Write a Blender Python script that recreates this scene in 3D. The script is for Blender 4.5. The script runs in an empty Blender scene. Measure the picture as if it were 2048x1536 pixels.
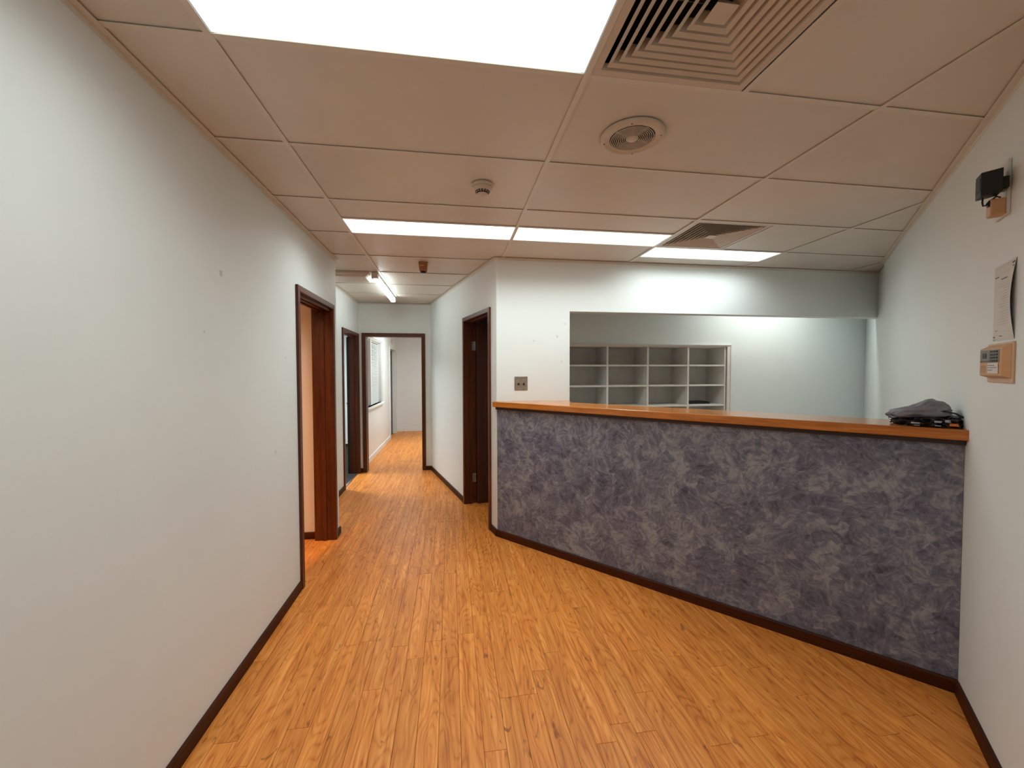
import bpy, bmesh, math, random
from mathutils import Vector, Matrix, noise
random.seed(7)
S = bpy.context.scene
C = S.collection

# ------------------------------------------------------------------ camera, world, exposure
H = 2.535            # ceiling height
EYE = 1.505
F_PX, YAW, PITCH, ROLL = 818.2, 0.148607, 0.029732, -0.002441
cam_d = bpy.data.cameras.new('camera'); cam = bpy.data.objects.new('camera', cam_d); C.objects.link(cam)
cam_d.sensor_width = 36.0; cam_d.lens = F_PX / 2048 * 36.0; cam_d.clip_start = 0.02; cam_d.clip_end = 60
cy_, sy_ = math.cos(YAW), math.sin(YAW); cp_, sp_ = math.cos(PITCH), math.sin(PITCH)
Rv = Vector((cy_, -sy_, 0)); Dv = Vector((-sp_*sy_, -sp_*cy_, -cp_)); Fv = Vector((cp_*sy_, cp_*cy_, -sp_))
cr_, sr_ = math.cos(ROLL), math.sin(ROLL)
R2 = cr_*Rv - sr_*Dv; D2 = sr_*Rv + cr_*Dv
m = Matrix.Identity(4)
for i in range(3):
    m[i][0] = R2[i]; m[i][1] = -D2[i]; m[i][2] = -Fv[i]
m[0][3], m[1][3], m[2][3] = 0, 0, EYE
cam.matrix_world = m
S.camera = cam
w = bpy.data.worlds.new('world'); S.world = w; w.use_nodes = True
w.node_tree.nodes['Background'].inputs[0].default_value = (0.05, 0.05, 0.05, 1)
w.node_tree.nodes['Background'].inputs[1].default_value = 0.2
S.view_settings.view_transform = 'Standard'; S.view_settings.look = 'None'
S.view_settings.exposure = 1.0; S.view_settings.gamma = 1.0; S.view_settings.use_curve_mapping = False
S.cycles.use_denoising = True
S.cycles.max_bounces = 7; S.cycles.diffuse_bounces = 5
S.cycles.adaptive_threshold = 0.04; S.cycles.caustics_reflective = False; S.cycles.caustics_refractive = False
S.cycles.sample_clamp_indirect = 4.0
LAMP = (0.91, 0.995, 0.985)
E_BIG, E_STRIP, E_TUBE, E_HALL2, E_WARM, E_ROOM2, E_BACK, E_REC = 0.9, 1.3, 6.6, 5.5, 7.0, 9.0, 0.6, 0.5
def area_lamp(x, y, sx, sy, watts, col, spread=150):
    """the light a ceiling panel throws down through its prismatic cover, right under the panel"""
    ld = bpy.data.lights.new('panel_glow', 'AREA'); ld.shape = 'RECTANGLE'; ld.size = sx; ld.size_y = sy
    ld.energy = watts; ld.color = col; ld.spread = math.radians(spread)
    o = bpy.data.objects.new('panel_glow', ld); C.objects.link(o); o.location = (x, y, H-.002); o['kind'] = 'helper'
    return o
area_lamp(-.124, 1.106, 1.17, .57, 4.3, LAMP)
area_lamp(-.124, 3.056, 1.17, .27, 4.9, LAMP); area_lamp(1.076, 3.056, 1.17, .27, 4.9, LAMP); area_lamp(2.276, 3.356, 1.17, .27, 3.9, LAMP, 162)
area_lamp(-.124, -1.294, 1.17, .57, 2.6, LAMP)  # fill from the unseen panel added behind the viewpoint
area_lamp(-1.5, 2.0, .28, .28, 22, (1.0, .55, .27), 150).location.z = H-.052  # warm light of the unseen lamp added in the side room
area_lamp(-.35, 8.2, .9, .28, 19, (.80, 1, 1.04), 170).location.z = H-.052  # light of the unseen lamp added in the far corridor
area_lamp(3.6, 3.98, 1.17, .2, 4.2, (1, .99, .93), 145)  # added fill that brightens the recess, hidden above the bulkhead
area_lamp(-2.9, 6.4, 1.1, .55, 26, (.9, 1, 1), 175).location.z = H-.052  # light of the unseen lamp added in the office

# ------------------------------------------------------------------ materials
def newmat(name):
    mt = bpy.data.materials.new(name); mt.use_nodes = True
    nt = mt.node_tree; b = nt.nodes['Principled BSDF']
    return mt, nt, b
def N(nt, t, **kw):
    n = nt.nodes.new(t)
    for k, v in kw.items():
        if k in n.inputs.keys() if hasattr(n.inputs, 'keys') else False: n.inputs[k].default_value = v
        else: setattr(n, k, v)
    return n
def L(nt, a, b): nt.links.new(a, b)
def math_n(nt, op, a, b=None, clamp=False):
    n = nt.nodes.new('ShaderNodeMath'); n.operation = op; n.use_clamp = clamp
    for i, v in enumerate((a, b)):
        if v is None: continue
        if isinstance(v, (int, float)): n.inputs[i].default_value = v
        else: L(nt, v, n.inputs[i])
    return n.outputs[0]
def ramp(nt, src, stops):
    r = nt.nodes.new('ShaderNodeValToRGB'); e = r.color_ramp.elements
    while len(e) < len(stops): e.new(0.5)
    for el, (p, c) in zip(e, stops): el.position = p; el.color = (*c, 1)
    L(nt, src, r.inputs[0]); return r.outputs[0]
def mixc(nt, fac, a, b, mode='MIX'):
    n = nt.nodes.new('ShaderNodeMix'); n.data_type = 'RGBA'; n.blend_type = mode
    if isinstance(fac, (int, float)): n.inputs[0].default_value = fac
    else: L(nt, fac, n.inputs[0])
    for i, v in ((6, a), (7, b)):
        if isinstance(v, tuple): n.inputs[i].default_value = (*v, 1)
        else: L(nt, v, n.inputs[i])
    return n.outputs[2]
def coords(nt, scale=(1, 1, 1), rnd=False):
    tc = nt.nodes.new('ShaderNodeTexCoord'); mp = nt.nodes.new('ShaderNodeMapping')
    mp.inputs['Scale'].default_value = scale
    if rnd:
        oi = nt.nodes.new('ShaderNodeObjectInfo')
        cx = nt.nodes.new('ShaderNodeCombineXYZ')
        L(nt, math_n(nt, 'MULTIPLY', oi.outputs['Random'], 37.0), cx.inputs[0])
        L(nt, math_n(nt, 'MULTIPLY', oi.outputs['Random'], 91.0), cx.inputs[1])
        L(nt, math_n(nt, 'MULTIPLY', oi.outputs['Random'], 23.0), cx.inputs[2])
        va = nt.nodes.new('ShaderNodeVectorMath'); va.operation = 'ADD'
        L(nt, tc.outputs['Object'], va.inputs[0]); L(nt, cx.outputs[0], va.inputs[1])
        L(nt, va.outputs[0], mp.inputs[0])
    else: L(nt, tc.outputs['Object'], mp.inputs[0])
    return mp.outputs[0]
def noise_n(nt, vec, scale, detail=4, rough=0.5, dist=0.0):
    n = nt.nodes.new('ShaderNodeTexNoise'); n.inputs['Scale'].default_value = scale
    n.inputs['Detail'].default_value = detail; n.inputs['Roughness'].default_value = rough
    n.inputs['Distortion'].default_value = dist
    L(nt, vec, n.inputs['Vector']); return n
def bump(nt, b, h, strength, dist=0.002):
    bp = nt.nodes.new('ShaderNodeBump'); bp.inputs['Strength'].default_value = strength
    bp.inputs['Distance'].default_value = dist
    L(nt, h, bp.inputs['Height']); L(nt, bp.outputs[0], b.inputs['Normal'])

def simple(name, col, rough=0.5, metal=0.0, var=0.0, scale=20.0, bmp=0.0, emit=None, spec=None):
    mt, nt, b = newmat(name)
    v = coords(nt); n = noise_n(nt, v, scale, 3)
    lo = tuple(c*(1-var) for c in col); hi = tuple(min(1, c*(1+var)) for c in col)
    L(nt, ramp(nt, n.outputs['Fac'], ((0.3, lo), (0.7, hi))), b.inputs['Base Color'])
    b.inputs['Roughness'].default_value = rough; b.inputs['Metallic'].default_value = metal
    if spec is not None: b.inputs['Specular IOR Level'].default_value = spec
    if bmp: bump(nt, b, n.outputs['Fac'], bmp)
    if emit:
        b.inputs['Emission Color'].default_value = (*emit[0], 1); b.inputs['Emission Strength'].default_value = emit[1]
    return mt

def paint(name, col, rough=0.55, marks=(), spec=0.3):
    mt, nt, b = newmat(name)
    v = coords(nt)
    n = noise_n(nt, v, 1.6, 5, 0.6)
    base = ramp(nt, n.outputs['Fac'], ((0.35, tuple(c*0.965 for c in col)), (0.65, col)))
    n2 = noise_n(nt, v, 160, 2)
    tc = nt.nodes.new('ShaderNodeTexCoord')
    nd = noise_n(nt, v, 60, 4, 0.7)
    for (p, r, st) in marks:                                   # little scuffs at fixed spots of the wall
        vm = nt.nodes.new('ShaderNodeVectorMath'); vm.operation = 'DISTANCE'
        L(nt, tc.outputs['Object'], vm.inputs[0]); vm.inputs[1].default_value = p
        d = math_n(nt, 'SUBTRACT', 1.0, math_n(nt, 'DIVIDE', vm.outputs['Value'], r), True)
        f = math_n(nt, 'MULTIPLY', math_n(nt, 'GREATER_THAN', math_n(nt, 'MULTIPLY', d, nd.outputs['Fac']), 0.33), st)
        base = mixc(nt, f, base, tuple(c*0.45 for c in col))
    L(nt, base, b.inputs['Base Color'])
    b.inputs['Roughness'].default_value = rough; b.inputs['Specular IOR Level'].default_value = spec
    bump(nt, b, n2.outputs['Fac'], 0.12, 0.001)
    return mt

def wood(name, dark, light, rough=0.35, axis='Z', sc=1.0, spec=0.5):
    mt, nt, b = newmat(name); b.inputs['Specular IOR Level'].default_value = spec
    s = {'Z': (14, 14, 0.8), 'X': (0.8, 14, 14), 'Y': (14, 0.8, 14)}[axis]
    v = coords(nt, s, rnd=True)
    n = noise_n(nt, v, 2.2*sc, 6, 0.65, 0.4); n2 = noise_n(nt, v, 9*sc, 3, 0.6)
    f = math_n(nt, 'ADD', math_n(nt, 'MULTIPLY', n.outputs['Fac'], 0.7), math_n(nt, 'MULTIPLY', n2.outputs['Fac'], 0.3))
    L(nt, ramp(nt, f, ((0.35, dark), (0.62, light))), b.inputs['Base Color'])
    b.inputs['Roughness'].default_value = rough
    bump(nt, b, f, 0.1, 0.001)
    return mt

def floor_mat():
    mt, nt, b = newmat('orange_oak_plank')
    v = coords(nt, (1, 1, 1), rnd=True)
    # cathedral figure: contour lines of a stretched noise field
    mp = nt.nodes.new('ShaderNodeMapping'); mp.inputs['Scale'].default_value = (11.0, 1.7, 11.0); L(nt, v, mp.inputs[0])
    fld = noise_n(nt, mp.outputs[0], 1.0, 1.5, 0.4, 0.0)
    rings = math_n(nt, 'FRACT', math_n(nt, 'MULTIPLY', fld.outputs['Fac'], 15.0))
    rings = math_n(nt, 'ABSOLUTE', math_n(nt, 'SUBTRACT', math_n(nt, 'MULTIPLY', rings, 2.0), 1.0))
    mp2 = nt.nodes.new('ShaderNodeMapping'); mp2.inputs['Scale'].default_value = (110, 3.2, 110); L(nt, v, mp2.inputs[0])
    fine = noise_n(nt, mp2.outputs[0], 1.0, 5, 0.65, 0.1)
    mp3 = nt.nodes.new('ShaderNodeMapping'); mp3.inputs['Scale'].default_value = (34, 2.2, 34); L(nt, v, mp3.inputs[0])
    med = noise_n(nt, mp3.outputs[0], 1.0, 4, 0.55, 0.25)
    f = math_n(nt, 'ADD', math_n(nt, 'MULTIPLY', math_n(nt, 'POWER', rings, 2.5), -0.13),
               math_n(nt, 'ADD', math_n(nt, 'MULTIPLY', fine.outputs['Fac'], 0.45), math_n(nt, 'MULTIPLY', med.outputs['Fac'], 0.5)))
    col = ramp(nt, f, ((0.27, FL_D), (0.39, FL_M), (0.47, FL_M2), (0.60, FL_L)))
    # knots
    mp4 = nt.nodes.new('ShaderNodeMapping'); mp4.inputs['Scale'].default_value = (24, 9, 24); L(nt, v, mp4.inputs[0])
    kn = noise_n(nt, mp4.outputs[0], 1.0, 2, 0.5, 1.2)
    kf = ramp(nt, kn.outputs['Fac'], ((0.66, (0, 0, 0)), (0.75, (1, 1, 1))))
    col = mixc(nt, math_n(nt, 'MULTIPLY', kf, 0.7), col, FL_K)
    oi = nt.nodes.new('ShaderNodeObjectInfo')
    tone = math_n(nt, 'ADD', math_n(nt, 'MULTIPLY', oi.outputs['Random'], 0.16), 0.92)
    hs = nt.nodes.new('ShaderNodeHueSaturation'); L(nt, tone, hs.inputs['Value']); L(nt, col, hs.inputs['Color'])
    L(nt, hs.outputs[0], b.inputs['Base Color'])
    b.inputs['Roughness'].default_value = 0.42; b.inputs['Specular IOR Level'].default_value = 0.35
    bump(nt, b, f, 0.15, 0.0006)
    return mt
FL_D, FL_M, FL_M2, FL_L, FL_K = (0.46, 0.122, 0.018), (0.68, 0.222, 0.037), (0.76, 0.268, 0.050), (0.92, 0.385, 0.095), (0.20, 0.048, 0.009)

def rag_mat():
    mt, nt, b = newmat('ragged_blue_grey_paint')
    v = coords(nt)
    warp = noise_n(nt, v, 7, 3, 0.6)
    wm = nt.nodes.new('ShaderNodeVectorMath'); wm.operation = 'MULTIPLY_ADD'
    L(nt, warp.outputs['Color'], wm.inputs[0]); wm.inputs[1].default_value = (0.09, 0.09, 0.09); L(nt, v, wm.inputs[2])
    def layer(scale, off, stretch):
        mp = nt.nodes.new('ShaderNodeMapping'); mp.inputs['Location'].default_value = off; L(nt, wm.outputs[0], mp.inputs[0])
        vo = nt.nodes.new('ShaderNodeTexVoronoi'); vo.inputs['Scale'].default_value = scale; L(nt, mp.outputs[0], vo.inputs['Vector'])
        sep = nt.nodes.new('ShaderNodeSeparateColor'); L(nt, vo.outputs['Color'], sep.inputs[0])
        rot = nt.nodes.new('ShaderNodeVectorRotate'); rot.rotation_type = 'AXIS_ANGLE'; rot.inputs['Axis'].default_value = (0, 1, 0)
        L(nt, mp.outputs[0], rot.inputs['Vector']); L(nt, math_n(nt, 'MULTIPLY', sep.outputs[0], 6.28), rot.inputs['Angle'])
        m2 = nt.nodes.new('ShaderNodeMapping'); m2.inputs['Scale'].default_value = stretch; L(nt, rot.outputs[0], m2.inputs[0])
        st = noise_n(nt, m2.outputs[0], 1.0, 5, 0.6, 0.4)
        a = math_n(nt, 'ADD', math_n(nt, 'MULTIPLY', st.outputs['Fac'], 0.85), math_n(nt, 'MULTIPLY', sep.outputs[1], 0.18))
        edge = math_n(nt, 'MULTIPLY', vo.outputs['Distance'], 0.12)
        return math_n(nt, 'ADD', a, edge)
    l1 = layer(8.5, (0, 0, 0), (42, 42, 7)); l2 = layer(15, (3.3, 1.2, 5.1), (60, 60, 12)); l3 = layer(4.2, (7.1, 2.2, 1.1), (20, 20, 4))
    big = noise_n(nt, v, 2.2, 3, 0.55)
    f = math_n(nt, 'ADD', math_n(nt, 'MULTIPLY', l1, 0.34), math_n(nt, 'ADD', math_n(nt, 'MULTIPLY', l2, 0.34),
        math_n(nt, 'ADD', math_n(nt, 'MULTIPLY', l3, 0.14), math_n(nt, 'MULTIPLY', big.outputs['Fac'], 0.10))))
    col = ramp(nt, f, ((0.405, (0.068, 0.070, 0.104)), (0.465, (0.124, 0.130, 0.180)), (0.515, (0.166, 0.175, 0.230)), (0.61, (0.31, 0.33, 0.36))))
    L(nt, col, b.inputs['Base Color']); b.inputs['Roughness'].default_value = 0.5
    b.inputs['Specular IOR Level'].default_value = 0.3
    bump(nt, b, f, 0.1, 0.001)
    return mt

def blotch(name, col, rough, strength, scale, bmp=0.4):
    return simple(name, col, rough, 0, strength, scale, bmp)

def emis(name, col, st):
    mt, nt, b = newmat(name)
    v = coords(nt); vo = nt.nodes.new('ShaderNodeTexVoronoi'); vo.inputs['Scale'].default_value = 140; L(nt, v, vo.inputs['Vector'])
    b.inputs['Base Color'].default_value = (0.8, 0.8, 0.78, 1); b.inputs['Roughness'].default_value = 0.3
    b.inputs['Emission Color'].default_value = (*col, 1); b.inputs['Emission Strength'].default_value = st
    bump(nt, b, vo.outputs['Distance'], 0.4, 0.002)
    return mt

WALLC = (0.775, 0.830, 0.822)
M = dict(
    wall=paint('pale_wall_paint', WALLC),
    wall_l=paint('pale_wall_paint_scuffed', WALLC, marks=(((-1.04, 2.07, 1.96), .035, .5), ((-1.04, 1.93, 1.68), .02, .4), ((-1.04, 2.80, 1.60), .02, .4), ((-1.04, 2.62, 1.02), .05, .25))),
    wall_b=paint('pale_wall_paint_back', WALLC, marks=(((0.98, 3.70, 1.83), .03, .4), ((0.76, 3.70, 1.79), .02, .4), ((1.05, 3.7, 1.95), .03, .3), ((1.02, 3.7, 1.6), .03, .25))),
    white=paint('white_gloss_paint', (0.74, 0.73, 0.71), 0.4),
    shelf=simple('white_laminate', (0.74, 0.72, 0.68), 0.5, var=.05, scale=8),
    tile=None, grid=simple('cream_grid_enamel', (0.70, 0.675, 0.61), 0.4, var=.03),
    dark=wood('dark_stained_timber', (0.042, 0.009, 0.002), (0.125, 0.029, 0.006), 0.38, 'Z', spec=.35),
    darkx=wood('dark_stained_timber_long', (0.048, 0.011, 0.003), (0.13, 0.032, 0.008), 0.4, 'X', spec=.4),
    darky=wood('dark_stained_timber_lengthwise', (0.075, 0.018, 0.004), (0.17, 0.043, 0.010), 0.38, 'Y'),
    skirt=wood('dark_stained_skirting', (0.028, 0.006, 0.0015), (0.075, 0.017, 0.003), 0.55, 'X', spec=.2),
    slab=wood('dark_door_veneer', (0.035, 0.007, 0.003), (0.065, 0.014, 0.005), 0.45, 'Z'),
    black=simple('black_painted_door', (0.012, 0.007, 0.006), 0.45, var=.1),
    top=wood('orange_varnished_timber', (0.32, 0.090, 0.011), (0.62, 0.215, 0.034), 0.16, 'X'),
    trimdark=wood('near_black_timber', (0.018, 0.008, 0.005), (0.035, 0.014, 0.008), 0.5, 'X'),
    floor=floor_mat(), rag=rag_mat(),
    sub=simple('dark_underlay', (0.10, 0.04, 0.015), 0.9),
    void=simple('dark_void', (0.006, 0.004, 0.003), 0.9),
    cream=simple('cream_plastic', (0.62, 0.56, 0.48), 0.4, var=.03),
    vent=simple('cream_vent_enamel', (0.62, 0.55, 0.46), 0.42, var=.03),
    steel=simple('brushed_steel', (0.50, 0.42, 0.34), 0.22, 1.0, var=.2, scale=30),
    chrome=simple('hinge_metal', (0.50, 0.48, 0.46), 0.35, 1.0, var=.15),
    blackp=simple('black_plastic', (0.006, 0.005, 0.006), 0.45),
    tan=simple('tan_plastic', (0.58, 0.33, 0.16), 0.42, var=.05),
    tan2=simple('pale_tan_plastic', (0.62, 0.42, 0.27), 0.45, var=.05),
    brownp=simple('brown_plastic', (0.34, 0.13, 0.03), 0.4, var=.1),
    greyp=simple('grey_keypad_face', (0.20, 0.17, 0.15), 0.4, var=.1),
    key=simple('dark_key', (0.02, 0.012, 0.01), 0.4),
    paper=simple('white_paper', (0.66, 0.64, 0.61), 0.7, var=.03),
    ink=simple('grey_ink', (0.12, 0.10, 0.10), 0.7), inkl=simple('faint_grey_ink', (0.54, 0.51, 0.48), 0.7),
    carpet=simple('charcoal_carpet', (0.016, 0.015, 0.016), 0.95, var=.6, scale=90, bmp=.6),
    bag=simple('grey_polythene', (0.17, 0.165, 0.195), 0.5, var=.25, scale=14, bmp=.2),
    bagb=simple('glossy_black_polythene', (0.006, 0.005, 0.006), 0.16, var=.3, scale=20, bmp=.4),
    silver=simple('silver_print', (0.42, 0.42, 0.44), 0.35, .3), orange=simple('orange_print', (0.70, 0.21, 0.02), 0.5),
    bind=simple('black_folder_card', (0.012, 0.008, 0.01), 0.5),
    prism=simple('prismatic_acrylic', (0.60, 0.52, 0.43), 0.3, var=.12, scale=120, bmp=.6),
    blind=simple('white_blind_slat', (0.62, 0.60, 0.57), 0.5),
    peach=paint('cream_room_paint', (0.74, 0.70, 0.64)),
    e_big=emis('lit_prismatic_panel', LAMP, E_BIG), e_strip=emis('lit_narrow_panel', LAMP, E_STRIP),
    e_tube=emis('lit_tube_cover', LAMP, E_TUBE), e_h2=emis('added_corridor_glow', (1, .97, .93), E_HALL2),
    e_warm=emis('added_warm_glow', (1.0, 0.60, 0.33), E_WARM), e_r2=emis('added_office_glow', (.96, .98, 1.0), E_ROOM2),
    e_back=emis('added_rear_glow', LAMP, E_BACK),
)
def tile_mat():
    mt, nt, b = newmat('vinyl_faced_ceiling_tile')
    v = coords(nt, rnd=True); n = noise_n(nt, v, 1.3, 4, 0.6)
    L(nt, ramp(nt, n.outputs['Fac'], ((0.35, (0.650, 0.625, 0.565)), (0.65, (0.710, 0.685, 0.620)))), b.inputs['Base Color'])
    b.inputs['Roughness'].default_value = 0.38; b.inputs['Specular IOR Level'].default_value = 0.3
    n2 = noise_n(nt, v, 300, 2); bump(nt, b, n2.outputs['Fac'], 0.1, 0.001)
    return mt
M['tile'] = tile_mat()

# ------------------------------------------------------------------ helpers
class MB:
    def __init__(s): s.v = []; s.f = []
    def add(s, vs, fs):
        k = len(s.v); s.v += [tuple(p) for p in vs]; s.f += [tuple(i+k for i in f) for f in fs]; return s
    def box(s, x0, x1, y0, y1, z0, z1):
        x0, x1 = sorted((x0, x1)); y0, y1 = sorted((y0, y1)); z0, z1 = sorted((z0, z1))
        return s.add([(x0,y0,z0),(x1,y0,z0),(x1,y1,z0),(x0,y1,z0),(x0,y0,z1),(x1,y0,z1),(x1,y1,z1),(x0,y1,z1)],
                     [(0,3,2,1),(4,5,6,7),(0,1,5,4),(1,2,6,5),(2,3,7,6),(3,0,4,7)])
    def prism(s, poly, z0, z1):
        n = len(poly)
        a = sum(poly[i][0]*poly[(i+1)%n][1]-poly[(i+1)%n][0]*poly[i][1] for i in range(n))
        if a < 0: poly = poly[::-1]
        return s.add([(x,y,z0) for x,y in poly]+[(x,y,z1) for x,y in poly],
                     [tuple(range(n))[::-1], tuple(range(n,2*n))]+[(i,(i+1)%n,n+(i+1)%n,n+i) for i in range(n)])
    def prism_xz(s, poly, y0, y1):
        n = len(poly)
        a = sum(poly[i][0]*poly[(i+1)%n][1]-poly[(i+1)%n][0]*poly[i][1] for i in range(n))
        if a < 0: poly = poly[::-1]
        return s.add([(x,y0,z) for x,z in poly]+[(x,y1,z) for x,z in poly],
                     [tuple(range(n)), tuple(range(n,2*n))[::-1]]+[(i,n+i,n+(i+1)%n,(i+1)%n) for i in range(n)])
    def prism_yz(s, poly, x0, x1):
        n = len(poly)
        a = sum(poly[i][0]*poly[(i+1)%n][1]-poly[(i+1)%n][0]*poly[i][1] for i in range(n))
        if a < 0: poly = poly[::-1]
        return s.add([(x0,y,z) for y,z in poly]+[(x1,y,z) for y,z in poly],
                     [tuple(range(n))[::-1], tuple(range(n,2*n))]+[(i,(i+1)%n,n+(i+1)%n,n+i) for i in range(n)])
    def hexa(s, q0, q1):                      # two quads of four points
        return s.add(list(q0)+list(q1), [(0,3,2,1),(4,5,6,7),(0,1,5,4),(1,2,6,5),(2,3,7,6),(3,0,4,7)])
    def lathe(s, prof, n=32, c=(0,0,0)):      # profile of (r, z)
        k = len(prof); vs = []
        for i in range(n):
            a = 2*math.pi*i/n
            vs += [(c[0]+r*math.cos(a), c[1]+r*math.sin(a), c[2]+z) for r, z in prof]
        fs = [(i*k+j, ((i+1)%n)*k+j, ((i+1)%n)*k+j+1, i*k+j+1) for i in range(n) for j in range(k-1)]
        return s.add(vs, fs)
    def tube(s, pts, r, n=8):
        pts = [Vector(p) for p in pts]; vs = []
        for i, p in enumerate(pts):
            t = (pts[min(i+1, len(pts)-1)]-pts[max(i-1, 0)]).normalized()
            up = Vector((0.13, 0.27, 1)); a = t.cross(up).normalized(); b2 = t.cross(a)
            vs += [p+r*(math.cos(2*math.pi*k/n)*a+math.sin(2*math.pi*k/n)*b2) for k in range(n)]
        fs = [(i*n+k, i*n+(k+1)%n, (i+1)*n+(k+1)%n, (i+1)*n+k) for i in range(len(pts)-1) for k in range(n)]
        fs += [tuple(range(n))[::-1], tuple((len(pts)-1)*n+k for k in range(n))]
        return s.add(vs, fs)
def mesh_of(name, mb, mat, bev=0, smooth=False, seg=2):
    me = bpy.data.meshes.new(name); me.from_pydata(mb.v, [], mb.f)
    bm = bmesh.new(); bm.from_mesh(me)
    bmesh.ops.remove_doubles(bm, verts=bm.verts, dist=1e-6) if smooth else None
    bmesh.ops.recalc_face_normals(bm, faces=bm.faces)
    if bev:
        bmesh.ops.bevel(bm, geom=[e for e in bm.edges if e.calc_face_angle(0) > 0.5], offset=bev, segments=seg, affect='EDGES', profile=0.6)
    bm.to_mesh(me); bm.free()
    if smooth:
        for p in me.polygons: p.use_smooth = True
    me.materials.append(M[mat] if isinstance(mat, str) else mat)
    return me
def obj(name, mb, mat, parent=None, bev=0, smooth=False, loc=(0,0,0), rotz=0, label=None, kind=None, seg=2):
    o = bpy.data.objects.new(name, mesh_of(name, mb, mat, bev, smooth, seg)); C.objects.link(o)
    o.parent = parent; o.location = loc; o.rotation_euler = (0, 0, rotz)
    if label: o['label'] = label
    if kind: o['kind'] = kind
    return o
def tag(o, label, cat=None, group=None, kind=None):
    o['label'] = label
    if cat: o['category'] = cat
    if group: o['group'] = group
    if kind: o['kind'] = kind
    return o
def thing(name, label, cat, loc=(0,0,0), rotz=0, group=None, kind=None):
    o = bpy.data.objects.new(name, None); C.objects.link(o); o.empty_display_size = 0.1
    o.location = loc; o.rotation_euler = (0, 0, rotz)
    return tag(o, label, cat, group, kind)
def struct(name, label, mb, mat, cat, bev=0, loc=(0,0,0), rotz=0):
    return tag(obj(name, mb, mat, None, bev, loc=loc, rotz=rotz), label, cat, kind='structure')
def clip(poly, a, b, c):                      # keep a*x+b*y >= c
    out = []
    for i in range(len(poly)):
        p, q = poly[i], poly[(i+1) % len(poly)]
        dp, dq = a*p[0]+b*p[1]-c, a*q[0]+b*q[1]-c
        if dp >= 0: out.append(p)
        if (dp >= 0) != (dq >= 0):
            t = dp/(dp-dq); out.append((p[0]+t*(q[0]-p[0]), p[1]+t*(q[1]-p[1])))
    return out

# ------------------------------------------------------------------ plan
XL, XH, YW, YB, YE = -1.040, -1.355, 3.98, 3.70, 6.38
PA = Vector((0.412, 3.694)); PB = Vector((-0.300, YE))          # hall wall at an angle
dAB = (PB-PA).normalized(); LAB = (PB-PA).length
xh = -dAB; rot_hall = math.atan2(xh.y, xh.x)                     # local x runs from far end to near end, local y into the wall
R0 = Vector((1.98364, 1.1767)); rd = Vector((0.69367, 0.72029)); rn = Vector((-0.72029, 0.69367))
rot_right = math.atan2(-rd.y, -rd.x)                             # local x = -s
cu = Vector((0.66557, -0.74634)); cb = Vector((0.74634, 0.66557)); rot_cnt = math.atan2(cu.y, cu.x)
SEND = 3.021

def wall_mb(x0, x1, depth, holes=(), z1=H, mb=None):
    mb = mb or MB(); x = x0
    for a, b, h0, h1 in sorted(holes):
        if a > x: mb.box(x, a, 0, depth, 0, z1)
        if h0 > 0: mb.box(a, b, 0, depth, 0, h0)
        if h1 < z1: mb.box(a, b, 0, depth, h1, z1)
        x = b
    if x1 > x: mb.box(x, x1, 0, depth, 0, z1)
    return mb

# ---- walls
D1 = (3.022, 3.828, 2.062)      # near left doorway, along y
LT = 0.02                       # lining thickness
struct('wall_left', 'long pale grey painted wall along the near side of the room', 
       MB().box(-1.19, XL, -3.0, D1[0]-LT, 0, H).box(-1.19, XL, D1[0]-LT, D1[1]+LT, D1[2]+LT, H).box(-1.19, XL, D1[1]+LT, YW, 0, H),
       'wall_l', 'wall')
D2 = (5.47, 6.30, 2.03)         # doorway in hall left wall
struct('wall_hall_left', 'pale hall wall with the narrow dark doorway beyond the near doorway',
       MB().box(XH-.12, XH, YW, D2[0]-LT, 0, H).box(XH-.12, XH, D2[0]-LT, D2[1]+LT, D2[2]+LT, H).box(XH-.12, XH, D2[1]+LT, YE, 0, H),
       'wall', 'wall')
struct('wall_front', 'cream wall seen through the near doorway on the left', MB().box(-4.2, -1.19, 3.89, YW, 0, H), 'peach', 'wall')
D3 = (-1.252, -0.438, 2.035)
struct('wall_hall_end', 'pale wall at the end of the hall around the open dark doorway',
       MB().box(XH-.12, D3[0]-LT, YE, YE+.11, 0, H).box(D3[0]-LT, D3[1]+LT, YE, YE+.11, D3[2]+LT, H).box(D3[1]+LT, 0.2, YE, YE+.11, 0, H), 'wall', 'wall')
S4 = (0.187, 0.985, 2.07)
h4 = (LAB-S4[1], LAB-S4[0])
struct('wall_hall_right', 'angled pale hall wall with the dark door standing ajar',
       wall_mb(0, LAB, .11, [(h4[0]-LT, h4[1]+LT, 0, S4[2]+LT)]), 'wall', 'wall', loc=(PB.x, PB.y, 0), rotz=rot_hall)
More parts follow.
